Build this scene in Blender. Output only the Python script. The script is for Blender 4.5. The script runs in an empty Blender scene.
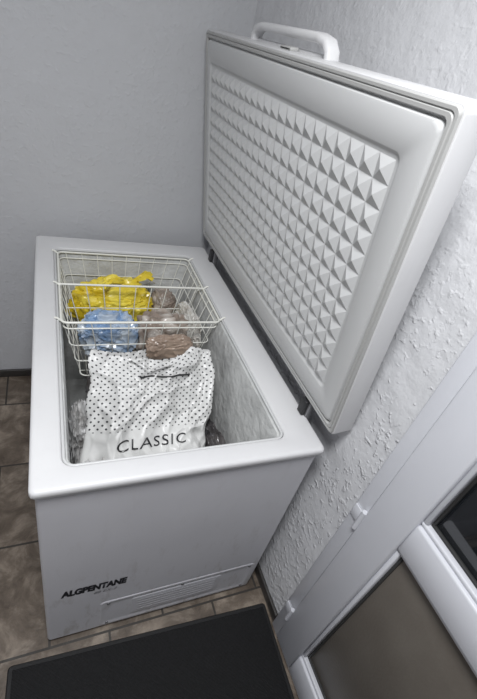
import bpy, math, random
from mathutils import Vector, Matrix, noise
random.seed(3)
scn=bpy.context.scene
scn.view_settings.view_transform='Standard'
COL=scn.collection

# ---------------- materials ----------------
def new_mat(name):
    m=bpy.data.materials.new(name); m.use_nodes=True
    nt=m.node_tree; b=nt.nodes['Principled BSDF']
    return m,nt,b
def N(nt,t,**kw):
    n=nt.nodes.new(t)
    for k,v in kw.items(): setattr(n,k,v)
    return n
def mat(name,col,rough=.5,metal=0,bump=None,spec=.5,var=None,coat=0,grime=None):
    m,nt,b=new_mat(name)
    b.inputs['Base Color'].default_value=(*col,1)
    b.inputs['Roughness'].default_value=rough
    b.inputs['Metallic'].default_value=metal
    b.inputs['Specular IOR Level'].default_value=spec
    b.inputs['Coat Weight'].default_value=coat
    tc=N(nt,'ShaderNodeTexCoord')
    last=None
    if var:
        n=N(nt,'ShaderNodeTexNoise'); n.inputs['Scale'].default_value=var[0]; n.inputs['Detail'].default_value=5
        nt.links.new(tc.outputs['Object'],n.inputs['Vector'])
        r=N(nt,'ShaderNodeMapRange'); r.inputs['From Min'].default_value=.3; r.inputs['From Max'].default_value=.7
        nt.links.new(n.outputs['Fac'],r.inputs['Value'])
        mx=N(nt,'ShaderNodeMix',data_type='RGBA'); mx.inputs['A'].default_value=(*col,1); mx.inputs['B'].default_value=(*var[1],1)
        nt.links.new(r.outputs['Result'],mx.inputs['Factor']); nt.links.new(mx.outputs['Result'],b.inputs['Base Color']); last=mx
    if grime and last:
        sp=N(nt,'ShaderNodeSeparateXYZ'); nt.links.new(tc.outputs['Object'],sp.inputs[0])
        hr=N(nt,'ShaderNodeMapRange'); hr.inputs['From Min'].default_value=.55; hr.inputs['From Max'].default_value=.0; hr.inputs['To Min'].default_value=.15
        nt.links.new(sp.outputs['Z'],hr.inputs['Value'])
        mp=N(nt,'ShaderNodeMapping'); mp.inputs['Scale'].default_value=(1,1,.35); nt.links.new(tc.outputs['Object'],mp.inputs['Vector'])
        g=N(nt,'ShaderNodeTexNoise'); g.inputs['Scale'].default_value=26; g.inputs['Detail'].default_value=8; g.inputs['Roughness'].default_value=.7
        nt.links.new(mp.outputs['Vector'],g.inputs['Vector'])
        gr=N(nt,'ShaderNodeMapRange'); gr.inputs['From Min'].default_value=.54; gr.inputs['From Max'].default_value=.72
        nt.links.new(g.outputs['Fac'],gr.inputs['Value'])
        mu=N(nt,'ShaderNodeMath',operation='MULTIPLY'); nt.links.new(hr.outputs['Result'],mu.inputs[0]); nt.links.new(gr.outputs['Result'],mu.inputs[1])
        m2=N(nt,'ShaderNodeMath',operation='MULTIPLY'); m2.inputs[1].default_value=grime; nt.links.new(mu.outputs[0],m2.inputs[0])
        m3=N(nt,'ShaderNodeMix',data_type='RGBA'); m3.inputs['B'].default_value=(.24,.21,.18,1)
        nt.links.new(m2.outputs[0],m3.inputs['Factor']); nt.links.new(last.outputs['Result'],m3.inputs['A']); nt.links.new(m3.outputs['Result'],b.inputs['Base Color'])
    if bump:
        n=N(nt,'ShaderNodeTexNoise'); n.inputs['Scale'].default_value=bump[0]; n.inputs['Detail'].default_value=bump[2] if len(bump)>2 else 4
        nt.links.new(tc.outputs['Object'],n.inputs['Vector'])
        bp=N(nt,'ShaderNodeBump'); bp.inputs['Distance'].default_value=bump[1]; bp.inputs['Strength'].default_value=1
        nt.links.new(n.outputs['Fac'],bp.inputs['Height']); nt.links.new(bp.outputs['Normal'],b.inputs['Normal'])
    return m

M_white=mat('freezer_white_enamel',(.72,.72,.725),.44,var=(3,(.66,.66,.67)),grime=.3)
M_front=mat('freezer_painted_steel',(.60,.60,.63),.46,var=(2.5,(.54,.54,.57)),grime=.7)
M_liner=mat('frosted_liner',(.68,.69,.68),.55,bump=(34,.008,6),var=(10,(.44,.445,.44)))
M_lidin=mat('lid_liner_plastic',(.60,.605,.605),.46)
M_gask=mat('gasket_grey',(.46,.46,.45),.45)
M_black=mat('black_plastic',(.02,.02,.022),.5)
M_steel=mat('hinge_steel',(.25,.25,.26),.35,metal=.7)
M_pvc=mat('door_white_pvc',(.66,.67,.71),.3,var=(2,(.61,.62,.66)))
M_wire=mat('white_coated_wire',(.86,.86,.80),.35)
M_seal=mat('black_rubber_seal',(.03,.03,.03),.6)
M_text=mat('dark_print',(.018,.018,.022),.45)

def plaster(name,c1,c2,scale,dist,rough,blob,soft,fade=None):
    m,nt,b=new_mat(name); b.inputs['Roughness'].default_value=rough
    tc=N(nt,'ShaderNodeTexCoord')
    n=N(nt,'ShaderNodeTexNoise'); n.inputs['Scale'].default_value=1.7; n.inputs['Detail'].default_value=4
    nt.links.new(tc.outputs['Object'],n.inputs['Vector'])
    mx=N(nt,'ShaderNodeMix',data_type='RGBA'); mx.inputs['A'].default_value=(*c1,1); mx.inputs['B'].default_value=(*c2,1)
    nt.links.new(n.outputs['Fac'],mx.inputs['Factor']); nt.links.new(mx.outputs['Result'],b.inputs['Base Color'])
    f=N(nt,'ShaderNodeTexNoise'); f.inputs['Scale'].default_value=scale; f.inputs['Detail'].default_value=2
    nt.links.new(tc.outputs['Object'],f.inputs['Vector'])
    pz=N(nt,'ShaderNodeTexNoise'); pz.inputs['Scale'].default_value=4; pz.inputs['Detail'].default_value=2
    nt.links.new(tc.outputs['Object'],pz.inputs['Vector'])
    ma=N(nt,'ShaderNodeMath',operation='MULTIPLY_ADD'); ma.inputs[1].default_value=.45
    nt.links.new(pz.outputs['Fac'],ma.inputs[0]); nt.links.new(f.outputs['Fac'],ma.inputs[2])
    r=N(nt,'ShaderNodeMapRange',interpolation_type='SMOOTHSTEP'); r.inputs['From Min'].default_value=blob+.225; r.inputs['From Max'].default_value=blob+.225+.24
    nt.links.new(ma.outputs[0],r.inputs['Value'])
    bp=N(nt,'ShaderNodeBump'); bp.inputs['Distance'].default_value=dist
    if fade:
        sp=N(nt,'ShaderNodeSeparateXYZ'); nt.links.new(tc.outputs['Object'],sp.inputs[0])
        hr=N(nt,'ShaderNodeMapRange'); hr.inputs['From Min'].default_value=1.0; hr.inputs['From Max'].default_value=1.5; hr.inputs['To Min'].default_value=1; hr.inputs['To Max'].default_value=fade
        nt.links.new(sp.outputs['Z'],hr.inputs['Value']); nt.links.new(hr.outputs['Result'],bp.inputs['Strength'])
    nt.links.new(r.outputs['Result'],bp.inputs['Height'])
    g=N(nt,'ShaderNodeTexNoise'); g.inputs['Scale'].default_value=11; g.inputs['Detail'].default_value=8; g.inputs['Roughness'].default_value=.55
    nt.links.new(tc.outputs['Object'],g.inputs['Vector'])
    b2=N(nt,'ShaderNodeBump'); b2.inputs['Distance'].default_value=soft
    nt.links.new(g.outputs['Fac'],b2.inputs['Height']); nt.links.new(bp.outputs['Normal'],b2.inputs['Normal'])
    nt.links.new(b2.outputs['Normal'],b.inputs['Normal'])
    return m
M_wallb=plaster('painted_plaster_smooth',(.53,.54,.565),(.58,.585,.60),60,.0007,.6,.50,.005)
M_wallr=plaster('painted_plaster_rough',(.66,.665,.685),(.70,.705,.72),62,.0024,.36,.52,.009,fade=.30)
M_ceil=mat('ceiling_paint',(.8,.8,.8),.8)

def floor_mat():
    m,nt,b=new_mat('stone_tile_floor'); b.inputs['Roughness'].default_value=.42
    tc=N(nt,'ShaderNodeTexCoord'); mp=N(nt,'ShaderNodeMapping')
    mp.inputs['Location'].default_value=(.17,.005,0)
    nt.links.new(tc.outputs['Object'],mp.inputs['Vector'])
    br=N(nt,'ShaderNodeTexBrick'); br.offset=.5
    br.inputs['Scale'].default_value=1; br.inputs['Mortar Size'].default_value=.004
    br.inputs['Brick Width'].default_value=.37; br.inputs['Row Height'].default_value=.37
    br.inputs['Color1'].default_value=(.0,.0,.0,1); br.inputs['Color2'].default_value=(1,1,1,1); br.inputs['Mortar'].default_value=(.5,.5,.5,1)
    nt.links.new(mp.outputs['Vector'],br.inputs['Vector'])
    n=N(nt,'ShaderNodeTexNoise'); n.inputs['Scale'].default_value=9; n.inputs['Detail'].default_value=10; n.inputs['Distortion'].default_value=.5; n.inputs['Roughness'].default_value=.68
    nt.links.new(tc.outputs['Object'],n.inputs['Vector'])
    cr=N(nt,'ShaderNodeValToRGB'); e=cr.color_ramp.elements
    e[0].position=.32; e[0].color=(.075,.055,.040,1); e[1].position=.68; e[1].color=(.37,.31,.25,1)
    x=e.new(.5); x.color=(.17,.135,.105,1)
    nt.links.new(n.outputs['Fac'],cr.inputs['Fac'])
    hs=N(nt,'ShaderNodeMix',data_type='RGBA',blend_type='MULTIPLY'); hs.inputs['Factor'].default_value=.22
    nt.links.new(cr.outputs['Color'],hs.inputs['A']); nt.links.new(br.outputs['Color'],hs.inputs['B'])
    mx=N(nt,'ShaderNodeMix',data_type='RGBA'); mx.inputs['B'].default_value=(.04,.035,.03,1)
    nt.links.new(br.outputs['Fac'],mx.inputs['Factor']); nt.links.new(hs.outputs['Result'],mx.inputs['A'])
    nt.links.new(mx.outputs['Result'],b.inputs['Base Color'])
    bp=N(nt,'ShaderNodeBump'); bp.inputs['Distance'].default_value=.004
    nt.links.new(n.outputs['Fac'],bp.inputs['Height']); nt.links.new(bp.outputs['Normal'],b.inputs['Normal'])
    return m
M_floor=floor_mat()

# ---------------- geometry helpers ----------------
def finish(me,ang=35,smooth=True):
    import bmesh
    bm=bmesh.new(); bm.from_mesh(me); bmesh.ops.recalc_face_normals(bm,faces=bm.faces); bm.to_mesh(me); bm.free()
    if smooth:
        me.shade_smooth(); me.set_sharp_from_angle(angle=math.radians(ang))
def mkobj(name,verts,faces,mats,fm=None,ang=35,parent=None,smooth=True):
    me=bpy.data.meshes.new(name); me.from_pydata([tuple(v) for v in verts],[],faces)
    for m in mats: me.materials.append(m)
    if fm:
        for p,i in zip(me.polygons,fm): p.material_index=i
    finish(me,ang,smooth)
    o=bpy.data.objects.new(name,me); COL.objects.link(o)
    if parent: setpar(o,parent)
    return o
def setpar(o,p):
    o.parent=p; o.matrix_parent_inverse=Matrix.Translation(-Vector(p.location))
def empty(name,loc):
    e=bpy.data.objects.new(name,None); e.location=loc; e.empty_display_size=.1; COL.objects.link(e); return e
def rr(x0,x1,y0,y1,r,z,n=6):
    pts=[]
    for cx,cy,a0 in ((x1-r,y1-r,0),(x0+r,y1-r,90),(x0+r,y0+r,180),(x1-r,y0+r,270)):
        for i in range(n+1):
            a=math.radians(a0+90*i/n); pts.append(Vector((cx+r*math.cos(a),cy+r*math.sin(a),z)))
    return pts
def loft(name,loops,mats,mi=None,cap0=True,cap1=True,parent=None,tf=None,ang=35,closed=False):
    V=[];F=[];fm=[];n=len(loops[0])
    for l in loops: V+=[tf(p) if tf else p for p in l]
    k=len(loops)
    for j in range(k if closed else k-1):
        a=j*n;b=((j+1)%k)*n
        for i in range(n):
            i2=(i+1)%n
            F.append((a+i,a+i2,b+i2,b+i)); fm.append(mi[j] if mi else 0)
    if not closed:
        if cap0: F.append(tuple(range(n))[::-1]); fm.append(mi[0] if mi else 0)
        if cap1: F.append(tuple(range((k-1)*n,k*n))); fm.append(mi[-1] if mi else 0)
    return mkobj(name,V,F,mats,fm,ang,parent)
def box(name,x0,x1,y0,y1,z0,z1,m,parent=None,bev=.003,tf=None):
    b=min(bev,(x1-x0)*.4,(y1-y0)*.4,(z1-z0)*.4)
    L=[]
    for dz,ins in ((0,b),(.3*b,.3*b),(b,0)): L.append(rr(x0+ins,x1-ins,y0+ins,y1-ins,max(b*1.0,1e-4),z0+dz,3))
    for dz,ins in ((b,0),(.3*b,.3*b),(0,b)): L.append(rr(x0+ins,x1-ins,y0+ins,y1-ins,max(b*1.0,1e-4),z1-dz,3))
    return loft(name,L,[m],parent=parent,tf=tf,ang=50)
def slab(name,x0,x1,y0,y1,z0,z1,m):
    V=[(x,y,z) for z in (z0,z1) for y in (y0,y1) for x in (x0,x1)]
    F=[(0,2,3,1),(4,5,7,6),(0,1,5,4),(2,6,7,3),(0,4,6,2),(1,3,7,5)]
    return mkobj(name,V,F,[m],smooth=False)
def tubes(name,paths,r,m,parent=None,res=2):
    cu=bpy.data.curves.new(name+'_c','CURVE'); cu.dimensions='3D'; cu.bevel_resolution=res; cu.use_fill_caps=True
    for pth in paths:
        rad=r
        if isinstance(pth,tuple): pth,rad,cyc=pth
        else: cyc=False
        s=cu.splines.new('POLY'); s.points.add(len(pth)-1)
        for i,p in enumerate(pth): s.points[i].co=(*p,1); s.points[i].radius=rad/r
        s.use_cyclic_u=cyc
    cu.bevel_depth=r
    o=bpy.data.objects.new('tmp',cu); COL.objects.link(o)
    dg=bpy.context.evaluated_depsgraph_get(); dg.update()
    me=bpy.data.meshes.new_from_object(o.evaluated_get(dg)); bpy.data.objects.remove(o)
    me.name=name; me.materials.clear(); me.materials.append(m); me.shade_smooth()
    o=bpy.data.objects.new(name,me); COL.objects.link(o)
    if parent: setpar(o,parent)
    return o
def text_mesh(name,body,size,m,fn,parent=None,shear=0,offset=0,xs=1,sp=1):
    cu=bpy.data.curves.new('t','FONT'); cu.body=body; cu.size=size; cu.align_x='CENTER'; cu.align_y='CENTER'; cu.shear=shear; cu.offset=offset
    cu.resolution_u=4; cu.space_character=sp
    o=bpy.data.objects.new('tmp',cu); COL.objects.link(o)
    dg=bpy.context.evaluated_depsgraph_get(); dg.update()
    me=bpy.data.meshes.new_from_object(o.evaluated_get(dg)); bpy.data.objects.remove(o)
    me.name=name; me.materials.clear(); me.materials.append(m)
    for v in me.vertices: v.co=fn(v.co.x*xs,v.co.y)
    o=bpy.data.objects.new(name,me); COL.objects.link(o)
    if parent: setpar(o,parent)
    return o

# ---------------- room ----------------
XW=.785; YB=1.32; XL=-1.3; YF=-2.2; ZC=2.5
DY0,DY1=-1.02,-.135   # door opening in right wall
DZ=2.06
slab('floor',XL-.1,XW+.1,YF-.1,YB+.1,-.1,0,M_floor)
slab('ceiling',XL-.1,XW+.1,YF-.1,YB+.1,ZC,ZC+.1,M_ceil)
slab('wall_back',XL-.1,XW+.1,YB,YB+.1,0,ZC,M_wallb)
slab('wall_left',XL-.1,XL,YF,YB,0,ZC,M_wallb)
slab('wall_front',XL-.1,XW+.1,YF-.1,YF,0,ZC,M_wallb)
V=[];F=[]
def addbox(x0,x1,y0,y1,z0,z1):
    k=len(V)
    V.extend([(x,y,z) for z in (z0,z1) for y in (y0,y1) for x in (x0,x1)])
    F.extend([tuple(i+k for i in f) for f in ((0,2,3,1),(4,5,7,6),(0,1,5,4),(2,6,7,3),(0,4,6,2),(1,3,7,5))])
addbox(XW,XW+.1,DY1,YB,0,ZC); addbox(XW,XW+.1,YF,DY0,0,ZC); addbox(XW,XW+.1,DY0,DY1,DZ,ZC)
mkobj('wall_right',V,F,[M_wallr],smooth=False)
M_bb=mat('baseboard_dark',(.035,.032,.03),.4)
box('baseboard_back',XL,XW,YB-.012,YB,0,.045,M_bb)
box('baseboard_right',XW-.012,XW,DY1+.005,YB-.012,0,.045,M_bb)
box('baseboard_left',XL,XL+.012,YF,YB-.012,0,.045,M_bb)

# ---------------- door ----------------
M_gl1=mat('frosted_dark_pane',(.115,.10,.085),.35,var=(5,(.16,.145,.125)),bump=(120,.0006,3))
M_gl2=mat('dark_window_glass',(.015,.017,.02),.06)
door=empty('door_1',(XW,(DY0+DY1)/2,0))
xf0,xf1=.768,.85
fw=.05
for nm,a in (('frame_jamb_hinge',(DY1-fw,DY1,0,DZ)),('frame_jamb_latch',(DY0,DY0+fw,0,DZ)),('frame_head',(DY0+fw,DY1-fw,DZ-fw,DZ)),('threshold',(DY0+fw,DY1-fw,0,.03))):
    box(nm,xf0,xf1,a[0],a[1],a[2],a[3],M_pvc,door,.003)
sy0,sy1=DY0+fw-.006,DY1-fw+.006
xs0,xs1=.758,.83
sw=.105
box('sash_stile_hinge',xs0,xs1,sy1-sw,sy1,.025,DZ-fw,M_pvc,door,.006)
box('sash_stile_latch',xs0,xs1,sy0,sy0+sw,.025,DZ-fw,M_pvc,door,.006)
gy0,gy1=sy0+sw,sy1-sw
box('sash_rail_bottom',xs0,xs1,gy0,gy1,.025,.145,M_pvc,door,.006)
box('sash_rail_top',xs0,xs1,gy0,gy1,DZ-fw-.1,DZ-fw,M_pvc,door,.006)
box('sash_rail_middle',xs0,xs1,gy0,gy1,.845,.945,M_pvc,door,.006)
def pane(nm,z0,z1,m):
    box(nm,.785,.80,gy0-.005,gy1+.005,z0-.005,z1+.005,m,door,.001)
    b=.012
    for k,(a0,a1,c0,c1) in enumerate(((gy0,gy1,z0,z0+b),(gy0,gy1,z1-b,z1),(gy0,gy0+b,z0+b,z1-b),(gy1-b,gy1,z0+b,z1-b))):
        box(nm+'_bead_%d'%k,.766,.786,a0,a1,c0,c1,M_pvc,door,.004)
    s=.007;z0+=b;z1-=b
    for k,(a0,a1,c0,c1) in enumerate(((gy0+b,gy1-b,z0,z0+s),(gy0+b,gy1-b,z1-s,z1),(gy0+b,gy0+b+s,z0+s,z1-s),(gy1-b-s,gy1-b,z0+s,z1-s))):
        box(nm+'_seal_%d'%k,.779,.786,a0,a1,c0,c1,M_seal,door,.001)
pane('pane_lower',.145,.845,M_gl1); pane('pane_upper',.945,DZ-fw-.1,M_gl2)
for k,z in enumerate((.19,.78,1.8)):
    tubes('hinge_%d'%k,[[(xf0-.008,sy1+.004,z-.035),(xf0-.008,sy1+.004,z+.035)]],.0075,M_pvc,door,3)
    box('hinge_leaf_%d'%k,xf0-.006,xf0+.001,sy1+.004,sy1+.04,z-.022,z+.022,M_pvc,door,.002)
box('door_handle_plate',xs0-.01,xs0+.001,sy0+.03,sy0+.065,.95,1.17,M_pvc,door,.004)
tubes('door_handle_lever',[[(xs0-.005,sy0+.047,1.1),(xs0-.05,sy0+.047,1.1),(xs0-.052,sy0+.16,1.1)]],.009,M_pvc,door,3)

# ---------------- door mat ----------------
def mat_mat():
    m,nt,b=new_mat('ribbed_black_mat'); b.inputs['Roughness'].default_value=.85
    tc=N(nt,'ShaderNodeTexCoord')
    n=N(nt,'ShaderNodeTexNoise'); n.inputs['Scale'].default_value=160
    nt.links.new(tc.outputs['Object'],n.inputs['Vector'])
    cr=N(nt,'ShaderNodeValToRGB'); cr.color_ramp.elements[0].color=(.005,.005,.006,1); cr.color_ramp.elements[1].color=(.028,.028,.030,1)
    nt.links.new(n.outputs['Fac'],cr.inputs['Fac']); nt.links.new(cr.outputs['Color'],b.inputs['Base Color'])
    return m
M_mat=mat_mat()
M_matb=mat('mat_rubber_border',(.009,.009,.010),.65,bump=(200,.001))
mt=empty('door_mat',(.33,-.33,0))
rot=Matrix.Rotation(math.radians(-2.6),4,'Z')
def mtf(p): q=rot@Vector((p.x-.33,p.y+.33,p.z)); return Vector((q.x+.330,q.y-.328,q.z))
mx0,mx1,my0,my1=-.115,.755,-.62,-.045
loft('mat_border',[rr(mx0,mx1,my0,my1,.012,0.0),rr(mx0+.004,mx1-.004,my0+.004,my1-.004,.012,.006),rr(mx0+.022,mx1-.022,my0+.022,my1-.022,.006,.007)],[M_matb],parent=mt,tf=mtf)
V=[];F=[]
nr=150; yy0,yy1=my0+.014,my1-.014
for i in range(nr*2+1):
    y=yy0+(yy1-yy0)*i/(nr*2); z=.0065+(.0035 if i%2 else 0)
    V+= [mtf(Vector((mx0+.014,y,z))),mtf(Vector((mx1-.014,y,z)))]
for i in range(nr*2): F.append((2*i,2*i+1,2*i+3,2*i+2))
mkobj('mat_ribs',V,F,[M_mat],parent=mt,smooth=False)

# ---------------- chest freezer ----------------
fz=empty('chest_freezer',(.3655,.614,0))
B=(.010,.721,.010,1.218)
def ins(r,d): return (r[0]+d,r[1]-d,r[2]+d,r[3]-d)
O=(0,.731,0,1.228); I=(.066,.632,.058,1.122); Ln=(.078,.620,.070,1.108)
seq=[(ins(B,.004),.010,.018,0),(B,.012,.022,0),(B,.012,.812,0),(ins(B,.004),.010,.815,1),(ins(B,.004),.010,.828,1),
     (ins(O,.002),.013,.828,1),(O,.014,.831,1),(O,.015,.842,1),(ins(O,.0015),.015,.846,1),(ins(O,.005),.015,.849,1),(ins(O,.010),.012,.850,1),
     (ins(I,-.006),.028,.850,1),(ins(I,-.002),.028,.8485,1),(I,.026,.845,1),(I,.026,.838,1),(Ln,.022,.834,2),(ins(Ln,.006),.022,.81,2),(ins(Ln,.02),.03,.16,2),(ins(Ln,.04),.03,.14,2)]
loops=[rr(*r,rad,z) for r,rad,z,_ in seq]
loft('cabinet_body',loops,[M_front,M_white,M_liner],[s[3] for s in seq[1:]],parent=fz,ang=40)
tubes('liner_bead',[(rr(*ins(I,.004),.024,.843),.004,True)],.004,M_lidin,fz,2)
for k,(x,y) in enumerate(((.07,.07),(.66,.07),(.07,1.15),(.66,1.15))):
    loft('foot_%d'%k,[rr(x-.022,x+.022,y-.022,y+.022,.02,0),rr(x-.022,x+.022,y-.022,y+.022,.02,.012),rr(x-.014,x+.014,y-.014,y+.014,.013,.02)],[M_black],parent=fz)
def ff(q): return Vector((q.x,.010-q.z,q.y))
P=(.165,.70,.03,.205)
loft('service_panel',[rr(*P,.014,-.001),rr(*P,.014,.001),rr(*ins(P,.003),.012,.0022),rr(*ins(P,.008),.010,.0022),rr(*ins(P,.011),.010,.001),rr(*ins(P,.03),.010,.001)],[M_front],parent=fz,tf=ff)
M_vent=mat('vent_cover_plastic',(.57,.57,.60),.45,var=(3,(.52,.52,.55)))
P2=(.265,.575,.060,.180)
loft('service_panel_vent_cover',[rr(*P2,.006,.0008),rr(*P2,.006,.0018),rr(*ins(P2,.002),.005,.0024),rr(*ins(P2,.02),.005,.0024)],[M_vent],parent=fz,tf=ff)
for k in range(5):
    z=.080+k*.018
    box('vent_louvre_%d'%k,.285,.555,z,z+.008,.0020,.0027,M_vent,fz,.0006,tf=ff)
for k,(x,z) in enumerate(((.19,.192),(.43,.192),(.68,.192),(.68,.045),(.19,.045))):
    loft('panel_screw_%d'%k,[rr(x-.005,x+.005,z-.005,z+.005,.0045,.001),rr(x-.005,x+.005,z-.005,z+.005,.0045,.004),rr(x-.003,x+.003,z-.003,z+.003,.0028,.005)],[M_steel],parent=fz,tf=ff)
text_mesh('badge_lettering','ALGPENTANE',.046,M_text,lambda x,y:Vector((.145+x,.0092,.325+y)),fz,shear=.12,offset=.0030,xs=.62)
text_mesh('badge_small_print','88 EX-2',.020,M_steel,lambda x,y:Vector((.175+x,.0092,.289+y)),fz,shear=.3)

# lid (hinged along the right edge, opened to about 81 degrees)
a=math.radians(80.7)
HP=Vector((.7198,0,.9099)); U=Vector((-math.cos(a),0,math.sin(a))); NN=Vector((math.sin(a),0,math.cos(a)))
def ltf(p):
    y=.614+(p.y-.614)*(1+.055*p.x/.775)
    return HP+U*p.x+Vector((0,y,0))+NN*p.z
LO=(0,.772,-.004,1.236)
PF=(.108,.668,.096,1.155)
seq=[(ins(LO,.05),.02,.058,0),(ins(LO,.007),.010,.058,0),(ins(LO,.002),.012,.056,0),(LO,.014,.052,0),(LO,.014,.003,0),(ins(LO,.001),.013,.001,0),(ins(LO,.002),.012,0,0),
     (ins(LO,.005),.012,0,0),(ins(LO,.007),.012,.004,1),(ins(LO,.026),.012,.004,1),(ins(LO,.028),.014,-.001,1),(ins(LO,.030),.015,-.005,1),(ins(LO,.034),.017,-.0065,1),(ins(PF,-.014),.018,-.0065,1),
     (ins(PF,-.012),.016,-.0055,1),(ins(PF,-.008),.014,-.002,1),(ins(PF,-.006),.012,-.0015,1),(ins(PF,.01),.012,-.0015,1)]
loft('lid_shell',[rr(*r,rad,z) for r,rad,z,_ in seq],[M_white,M_lidin],[s[3] for s in seq[1:]],parent=fz,tf=ltf,ang=40)
gi=[]
for d,q in ((.004,.003),(.004,-.002),(.006,-.005),(.011,-.005),(.013,-.002),(.015,-.005),(.021,-.005),(.023,-.002),(.023,.003)):
    gi.append(rr(*ins(LO,d),.012,q))
loft('lid_gasket',gi,[M_gask],cap0=False,cap1=False,parent=fz,tf=ltf)
V=[];F=[]
nrow,ncol=12,22
ds=(PF[1]-PF[0])/nrow; dy=(PF[3]-PF[2])/ncol
for i in range(nrow):
    for j in range(ncol):
        s0=PF[0]+i*ds;y0=PF[2]+j*dy;k=len(V); g=.0006
        V+=[ltf(Vector(p)) for p in ((s0+g,y0+g,-.0015),(s0+ds-g,y0+g,-.0015),(s0+ds-g,y0+dy-g,-.0015),(s0+g,y0+dy-g,-.0015),(s0+ds/2,y0+dy/2,-.0118))]
        F+=[(k,k+1,k+4),(k+1,k+2,k+4),(k+2,k+3,k+4),(k+3,k,k+4)]
mkobj('lid_pyramid_relief',V,F,[M_lidin],parent=fz,smooth=False)
path=[(.455,.762),(.458,.784),(.474,.800),(.51,.807),(.84,.807),(.878,.800),(.895,.784),(.900,.762)]
def rrsec(w0,w1,th):
    return [(p.x,p.y) for p in rr(w0,w1,-th/2,th/2,th*.42,0,3)]
def strap(name,path,w0,w1,th,m,parent):
    loops=[]
    for i,(y,s) in enumerate(path):
        p0=path[max(i-1,0)];p1=path[min(i+1,len(path)-1)]
        t=Vector((p1[0]-p0[0],p1[1]-p0[1])).normalized(); nn=Vector((-t.y,t.x))
        l=[]
        for (aa,bb) in rrsec(w0,w1,th):
            l.append(Vector((s+nn.y*bb,y+nn.x*bb,aa)))
        loops.append(l)
    return loft(name,loops,[m],parent=parent,tf=ltf,ang=50)
strap('lid_handle_grip',path,.034,.070,.020,M_white,fz)
box('lid_handle_base',.725,.776,.45,.91,.048,.072,M_white,fz,.004,tf=ltf)
box('lid_lock',.771,.780,.60,.66,.02,.045,M_gask,fz,.003,tf=ltf)
for k,y in enumerate((.12,1.06)):
    box('hinge_bracket_%d'%k,.7225,.744,y,y+.04,.72,.915,M_steel,fz,.003)
    box('hinge_cap_%d'%k,.710,.724,y+.006,y+.034,.852,.905,M_black,fz,.003)

# ---------------- wire basket ----------------
def basket(name,y0,y1):
    p=[]; zt,zb=.842,.60
    X0,X1=.080,.618
    def at(f): return (X0+.060*f,X1-.060*f,y0+.015*f,y1-.015*f,zt+(zb-zt)*f)
    for f,r in ((0,.0042),(.10,.0026),(.40,.0020),(.70,.0020),(1,.0026)):
        x0,x1,a,b,z=at(f); p.append((rr(x0,x1,a,b,.02,z,4),r,True))
    def wire(pts,r=.0019): p.append((pts,r,False))
    A=at(0);Bm=at(1)
    n=9
    for i in range(n):
        t=(i+.5)/n
        xt=A[0]+(A[1]-A[0])*t; xb=Bm[0]+(Bm[1]-Bm[0])*t
        wire([(xt,A[2],A[4]),(xb,Bm[2],Bm[4]),(xb,Bm[3],Bm[4]),(xt,A[3],A[4])])
    n=8
    for i in range(n):
        t=(i+.5)/n
        yt=A[2]+(A[3]-A[2])*t; yb=Bm[2]+(Bm[3]-Bm[2])*t
        wire([(A[0],yt,A[4]),(Bm[0],yb,Bm[4]),(Bm[1],yb,Bm[4]),(A[1],yt,A[4])])
    ym=.845
    wire([(A[0]-.004,ym,zt+.003),(A[1]+.004,ym,zt+.003)],.0042)
    for f in (.40,): wire([(at(f)[0],ym,at(f)[4]),(at(f)[1],ym,at(f)[4])])
    for i in range(9):
        t=(i+.5)/9
        wire([(A[0]+(A[1]-A[0])*t,ym,zt),(Bm[0]+(Bm[1]-Bm[0])*t,ym,zb)])
    for yy in (y0+.012,ym,y1-.012):
        wire([(X0,yy,zt),(X0-.012,yy,.853),(X0-.020,yy,.8545)],.0036)
        wire([(X1,yy,zt),(X1+.012,yy,.853),(X1+.020,yy,.8545)],.0036)
    return tubes(name,p,.0036,M_wire,None,2)
basket('wire_basket',.612,1.100)

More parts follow.
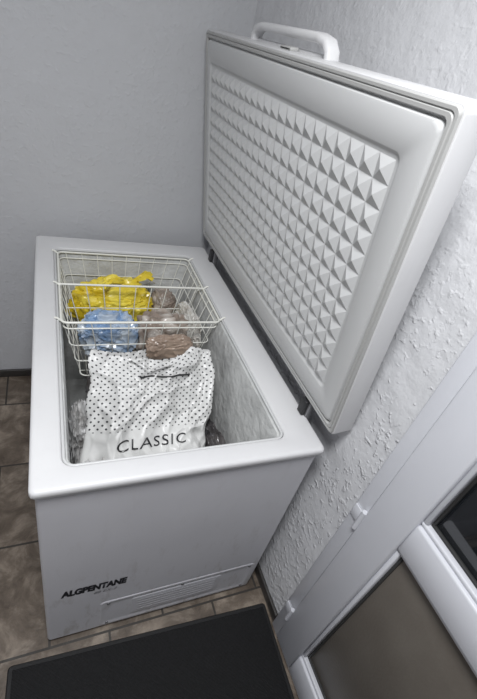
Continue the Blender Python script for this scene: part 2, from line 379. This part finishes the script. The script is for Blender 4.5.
# ---------------- plastic bags ----------------
def bagmat(name,c1,c2,rough,scale,bd=.006,cell=None,sss=0):
    m,nt,b=new_mat(name)
    b.inputs['Roughness'].default_value=rough; b.inputs['Coat Weight'].default_value=.35; b.inputs['Coat Roughness'].default_value=.18
    tc=N(nt,'ShaderNodeTexCoord')
    n=N(nt,'ShaderNodeTexNoise'); n.inputs['Scale'].default_value=scale; n.inputs['Detail'].default_value=5; n.inputs['Distortion'].default_value=.6
    nt.links.new(tc.outputs['Object'],n.inputs['Vector'])
    r=N(nt,'ShaderNodeMapRange'); r.inputs['From Min'].default_value=.38; r.inputs['From Max'].default_value=.62
    nt.links.new(n.outputs['Fac'],r.inputs['Value'])
    mx=N(nt,'ShaderNodeMix',data_type='RGBA'); mx.inputs['A'].default_value=(*c1,1); mx.inputs['B'].default_value=(*c2,1)
    nt.links.new(r.outputs['Result'],mx.inputs['Factor'])
    src=mx
    if cell:
        vc=N(nt,'ShaderNodeTexVoronoi'); vc.inputs['Scale'].default_value=cell[0]
        nt.links.new(tc.outputs['Object'],vc.inputs['Vector'])
        r2=N(nt,'ShaderNodeMapRange'); r2.inputs['From Min'].default_value=.25; r2.inputs['From Max'].default_value=.65
        nt.links.new(vc.outputs['Distance'],r2.inputs['Value'])
        m2=N(nt,'ShaderNodeMix',data_type='RGBA'); m2.inputs['B'].default_value=(*cell[1],1)
        nt.links.new(r2.outputs['Result'],m2.inputs['Factor']); nt.links.new(mx.outputs['Result'],m2.inputs['A']); src=m2
    nt.links.new(src.outputs['Result'],b.inputs['Base Color'])
    v=N(nt,'ShaderNodeTexNoise'); v.inputs['Scale'].default_value=16; v.inputs['Detail'].default_value=3; v.inputs['Distortion'].default_value=1.6
    try: v.noise_type='RIDGED_MULTIFRACTAL'
    except Exception: pass
    nt.links.new(tc.outputs['Object'],v.inputs['Vector'])
    bp=N(nt,'ShaderNodeBump'); bp.inputs['Distance'].default_value=bd; bp.inputs['Strength'].default_value=.8
    nt.links.new(v.outputs['Fac'],bp.inputs['Height']); nt.links.new(bp.outputs['Normal'],b.inputs['Normal'])
    return m
import bmesh
def bag(name,c,rad,m,seed,amp=.18,knot=None,sub=5,lump=0,ridge=1.0,kn=.075,crumple=.10,lf=3.4):
    bm=bmesh.new(); bmesh.ops.create_icosphere(bm,subdivisions=sub,radius=1)
    sd=Vector((seed*7.3,seed*3.1,seed*1.7))
    for v in bm.verts:
        d=v.co.normalized()
        big=noise.noise(d*1.3+sd)*1.1
        w=Vector((noise.noise(d*2+sd),noise.noise(d*2+sd*1.3),noise.noise(d*2+sd*1.9)))*.5
        rid=1-abs(noise.noise((d+w)*2.4+sd*2))*2.6
        ds_,_p=noise.voronoi((d+w*.6)*2.6+sd*3)
        fac=min(.5,ds_[1]-ds_[0])
        d2_,_p=noise.voronoi((d+w*.9)*5.5+sd*4)
        fac2=min(.5,d2_[1]-d2_[0])
        r=1+amp*(big+ridge*.5*(rid-.4))+crumple*((.25-fac)+.5*(.25-fac2))
        if lump:
            dist=noise.voronoi(d*lf+sd)[0][0]
            r+=lump*(.45-dist)
        p=Vector([math.copysign(abs(k)**.8,k) for k in d])*r
        v.co=Vector((p.x*rad[0],p.y*rad[1],p.z*rad[2]))+Vector(c)
    if knot:
        kx,ky,kz=knot
        for s in (-1,1):
            prev=None; L=9
            for i in range(L+1):
                t=i/L; w=.006+.04*math.sin(min(1,t*1.2)*math.pi/2)*t
                cx=kx+s*kn*t; cz=kz+.03*math.sin(t*2.6)
                row=[]
                for j in range(9):
                    q=j/8-.5
                    row.append(bm.verts.new((cx+.006*math.sin(q*18+i),ky+q*2*w+s*.3*kn*t,cz+.008*math.cos(q*14+seed+i*.8))))
                if prev:
                    for j in range(8): bm.faces.new((prev[j],prev[j+1],row[j+1],row[j]))
                prev=row
    me=bpy.data.meshes.new(name); bm.to_mesh(me); bm.free(); me.materials.append(m); me.shade_smooth()
    if not lump: me.set_sharp_from_angle(angle=math.radians(24))
    o=bpy.data.objects.new(name,me); COL.objects.link(o); return o
M_yel=bagmat('yellow_film',(.90,.75,.10),(.78,.58,.03),.3,7)
M_blue=bagmat('blue_film',(.24,.37,.58),(.58,.64,.70),.25,16)
M_clear=bagmat('clear_film_over_food',(.70,.65,.60),(.54,.47,.41),.22,9,cell=(19,(.30,.24,.20)))
M_clear2=bagmat('clear_film_light',(.72,.71,.68),(.50,.47,.43),.22,14,bd=.010)
M_brown=bagmat('brown_food_pack',(.42,.32,.25),(.26,.19,.15),.3,14)
M_wbag=bagmat('frosty_white_film',(.66,.66,.66),(.42,.41,.40),.35,14,bd=.010)
M_grbag=bagmat('grey_film',(.40,.39,.40),(.22,.20,.19),.35,16)
M_dkitem=bagmat('dark_item_surface',(.045,.045,.05),(.12,.11,.11),.3,12)  # near-black colour of the item beside the shopping bag
bag('yellow_plastic_bag',(.290,.955,.695),(.158,.080,.100),M_yel,1,amp=.18,knot=(.34,.945,.795),ridge=1.0,kn=.10,crumple=.30)
bag('blue_plastic_bag',(.240,.728,.712),(.096,.070,.082),M_blue,2,amp=.16,crumple=.38)
bag('clear_food_bag',(.440,.720,.708),(.100,.076,.098),M_clear,3,amp=.08,lump=.34,ridge=.3,crumple=0,lf=2.8)
bag('clear_film_bag',(.552,.77,.70),(.036,.115,.085),M_clear2,11,amp=.18,crumple=.4)
bag('clear_film_bag',(.500,.985,.68),(.050,.070,.06),M_clear,8,lump=.2)
bag('brown_food_package',(.425,.560,.770),(.080,.026,.050),M_brown,14,amp=.15,crumple=.25)
bag('frozen_food_bag',(.160,.20,.40),(.070,.11,.19),M_wbag,4,amp=.18,crumple=.4)
bag('frozen_food_bag',(.38,.40,.22),(.16,.20,.07),M_grbag,5)
bag('frozen_food_bag',(.130,.46,.42),(.035,.10,.17),M_wbag,6,amp=.18,crumple=.4)
bag('frozen_food_bag',(.38,.86,.35),(.20,.18,.17),M_grbag,7)
bag('dark_item',(.568,.29,.45),(.040,.14,.12),M_dkitem,9,amp=.15,crumple=.35)  # dark item filling the gap between shopping bag and right liner wall

# printed shopping bag
def crease(p,k):
    ds_,_p=noise.voronoi(p*k); return min(.45,ds_[1]-ds_[0])
def bag_surf(s,t,side=1):
    c=.5
    ed=abs(s-.5)*2
    sx=c+(s-c)*(.93+.10*math.sin(t*2.4)-.03*max(0,t-.6))
    wob=(.022*noise.noise(Vector((t*2.6+5*(s>.5),7.7,1.3)))+.012*noise.noise(Vector((t*9+5*(s>.5),3.7,1.3))))*ed*ed
    top=Vector((.158+.405*sx+wob, .540-.03*sx, .795))
    bot=Vector((.112+.405*sx+wob, .150+.02*sx, .405))
    p=top.lerp(bot,t)
    nrm=Vector((-.02,-.70,.71)).normalized()
    bul=(math.sin(math.pi*min(max(s,0),1))**.6)*(.22+.80*math.sin(math.pi*min(1,t*.85+.12))**.7)
    lb=math.exp(-((s-.3)/.28)**2-((t-.55)/.3)**2)*.026
    wx=noise.noise(Vector((s*3,t*3,1.1)));wy=noise.noise(Vector((s*3,t*3,5.1)))
    q=Vector((s*2.4+.5*wx,t*2.2,4.1))
    c1=crease(Vector((s+.25*wx+t*.35,t*.75+.25*wy,.3)),3.2)
    c2=crease(Vector((s+.15*wx-t*.2,t*1.0+.15*wy,1.7)),7.5)
    tm=1-.55*math.exp(-((t-.565)/.07)**2)
    w=noise.noise(q)*.048+((.25-c1)*.080+(.25-c2)*.028)*tm
    topf=max(0,1-t*3.5)
    droop=Vector((.0,0,-.040*math.sin(math.pi*s)*topf+.026*noise.noise(Vector((s*6,2.2,8)))*topf))
    out=Vector((0,-1,.2))*(.022*noise.noise(Vector((s*5,9.9,2)))*topf+.016*math.sin(math.pi*s)*topf)
    if side>0: return p+nrm*(.045*bul+lb+w*min(1,.35+bul))+droop+out
    return p-nrm*(.10*bul-.5*w)+Vector((0,.015*math.sin(math.pi*s)*topf,-.018*math.sin(math.pi*s*2)*topf))
NS,NT=150,150
V=[];F=[];UV=[];fm=[]
for side in (1,-1):
    for j in range(NT+1):
        for i in range(NS+1):
            V.append(bag_surf(i/NS,j/NT,side)); UV.append((i/NS,j/NT))
off=(NS+1)*(NT+1)
for side in (0,1):
    for j in range(NT):
        for i in range(NS):
            k=side*off+j*(NS+1)+i
            f=(k,k+1,k+NS+2,k+NS+1)
            F.append(f if side else f[::-1]); fm.append(0)
def q(i,j): return j*(NS+1)+i
for j in range(NT):
    for i in (0,NS):
        F.append((q(i,j),q(i,j+1),off+q(i,j+1),off+q(i,j))); fm.append(1)
for i in range(NS): F.append((q(i,NT),q(i+1,NT),off+q(i+1,NT),off+q(i,NT))); fm.append(1)
def dots_mat():
    m,nt,b=new_mat('dotted_shopping_bag_film'); b.inputs['Roughness'].default_value=.34
    uv=N(nt,'ShaderNodeUVMap'); uv.uv_map='UVMap'
    mp=N(nt,'ShaderNodeMapping'); mp.inputs['Scale'].default_value=(18,25,1); nt.links.new(uv.outputs['UV'],mp.inputs['Vector'])
    def lattice(ox,oy):
        a=N(nt,'ShaderNodeVectorMath',operation='ADD'); a.inputs[1].default_value=(ox,oy,0); nt.links.new(mp.outputs['Vector'],a.inputs[0])
        f=N(nt,'ShaderNodeVectorMath',operation='FRACTION'); nt.links.new(a.outputs[0],f.inputs[0])
        s=N(nt,'ShaderNodeVectorMath',operation='SUBTRACT'); s.inputs[1].default_value=(.5,.5,0); nt.links.new(f.outputs[0],s.inputs[0])
        l=N(nt,'ShaderNodeVectorMath',operation='LENGTH'); nt.links.new(s.outputs[0],l.inputs[0]); return l
    l1=lattice(0,0);l2=lattice(.5,.5)
    mn=N(nt,'ShaderNodeMath',operation='MINIMUM'); nt.links.new(l1.outputs['Value'],mn.inputs[0]); nt.links.new(l2.outputs['Value'],mn.inputs[1])
    lt=N(nt,'ShaderNodeMath',operation='LESS_THAN'); lt.inputs[1].default_value=.135; nt.links.new(mn.outputs[0],lt.inputs[0])
    sx=N(nt,'ShaderNodeSeparateXYZ'); nt.links.new(uv.outputs['UV'],sx.inputs[0])
    lim=N(nt,'ShaderNodeMath',operation='LESS_THAN'); lim.inputs[1].default_value=.48; nt.links.new(sx.outputs['Y'],lim.inputs[0])
    mu=N(nt,'ShaderNodeMath',operation='MULTIPLY'); nt.links.new(lt.outputs[0],mu.inputs[0]); nt.links.new(lim.outputs[0],mu.inputs[1])
    mx=N(nt,'ShaderNodeMix',data_type='RGBA'); mx.inputs['A'].default_value=(.76,.76,.75,1); mx.inputs['B'].default_value=(.03,.03,.035,1)
    nt.links.new(mu.outputs[0],mx.inputs['Factor']); nt.links.new(mx.outputs['Result'],b.inputs['Base Color'])
    cz=N(nt,'ShaderNodeTexNoise'); cz.inputs['Scale'].default_value=5; cz.inputs['Detail'].default_value=4; cz.inputs['Distortion'].default_value=1.4
    try: cz.noise_type='RIDGED_MULTIFRACTAL'
    except Exception: pass
    nt.links.new(uv.outputs['UV'],cz.inputs['Vector'])
    bp=N(nt,'ShaderNodeBump'); bp.inputs['Distance'].default_value=.014; bp.inputs['Strength'].default_value=.7
    nt.links.new(cz.outputs['Fac'],bp.inputs['Height']); nt.links.new(bp.outputs['Normal'],b.inputs['Normal'])
    return m
M_dots=dots_mat(); M_bagw=mat('white_bag_film',(.76,.76,.75),.4)
me=bpy.data.meshes.new('printed_shopping_bag'); me.from_pydata([tuple(v) for v in V],[],F)
me.materials.append(M_dots); me.materials.append(M_bagw)
uvl=me.uv_layers.new(name='UVMap')
for p,mi_ in zip(me.polygons,fm):
    p.material_index=mi_
    for li in p.loop_indices: uvl.data[li].uv=UV[me.loops[li].vertex_index]
finish(me,60)
sb=bpy.data.objects.new('printed_shopping_bag',me); COL.objects.link(sb)
def on_bag(x,y,o=.0040,s0=.50,t0=.562):
    s=s0+x/.415; t=t0-y/.56
    e=.012
    p=bag_surf(s,t); du=bag_surf(s+e,t)-bag_surf(s-e,t); dv=bag_surf(s,t+e)-bag_surf(s,t-e)
    n=du.cross(dv).normalized()
    if n.y>0: n=-n
    return p+n*o
text_mesh('bag_print_lettering','CLASSIC',.050,M_text,lambda x,y:on_bag(x,y),sb,offset=0,xs=1.15,sp=1.12)
tubes('bag_handle_cutout',[([on_bag(.085*math.cos(k/24*2*math.pi)+.03,.020*math.sin(k/24*2*math.pi)-.012*math.cos(k/24*4*math.pi),.003,.5,.12) for k in range(12,25)],.0030,False)],.0030,M_black,sb,1)
M_strap=mat('bag_strap_film',(.70,.70,.69),.4)
def strap_loop(nm,s0,s1,h,yb):
    Vv=[];Ff=[];n=24
    for i in range(n+1):
        t=i/n; a_=bag_surf(s0+(s1-s0)*t,.02); lift=h*math.sin(math.pi*t)
        c_=a_+Vector((.01*math.sin(t*7),yb*math.sin(math.pi*t),lift+.004*math.sin(t*11)))
        wv=Vector((.0,-.011,.009))
        Vv+=[c_-wv,c_+wv]
    for i in range(n): Ff.append((2*i,2*i+1,2*i+3,2*i+2))
    o=mkobj(nm,Vv,Ff,[M_strap],parent=sb)
    return o
strap_loop('strap_front',.28,.62,.020,-.060)

# ---------------- light ----------------
def area(name,loc,size,power,col,rot=(0,0,0),sy=None):
    l=bpy.data.lights.new(name,'AREA'); l.energy=power; l.color=col; l.size=size
    if sy: l.shape='RECTANGLE'; l.size_y=sy
    o=bpy.data.objects.new(name,l); o.location=loc; o.rotation_euler=rot; COL.objects.link(o); return o
area('ceiling_lamp_light',(.0,-.45,2.42),.45,33,(.975,.985,1.0))
loft('ceiling_lamp',[rr(-.25,.25,-.70,-.20,.08,2.5),rr(-.25,.25,-.70,-.20,.08,2.45),rr(-.23,.23,-.68,-.22,.07,2.44)],[M_white])
w=bpy.data.worlds.new('w'); scn.world=w; w.use_nodes=True
w.node_tree.nodes['Background'].inputs[0].default_value=(.55,.6,.7,1); w.node_tree.nodes['Background'].inputs[1].default_value=.3

# ---------------- camera ----------------
cam=bpy.data.cameras.new('camera'); co=bpy.data.objects.new('camera',cam); COL.objects.link(co)
r0=(.91441,-.33196,.23164); r1=(-.02938,-.62516,-.77994); r2=(.40373,.70638,-.5814)
mw=Matrix(((r0[0],-r1[0],-r2[0],.059),(r0[1],-r1[1],-r2[1],-.5516),(r0[2],-r1[2],-r2[2],1.6678),(0,0,0,1)))
co.matrix_world=mw
cam.sensor_fit='VERTICAL'; cam.sensor_height=24; cam.lens=24*415.95/699; cam.clip_start=.02
scn.camera=co
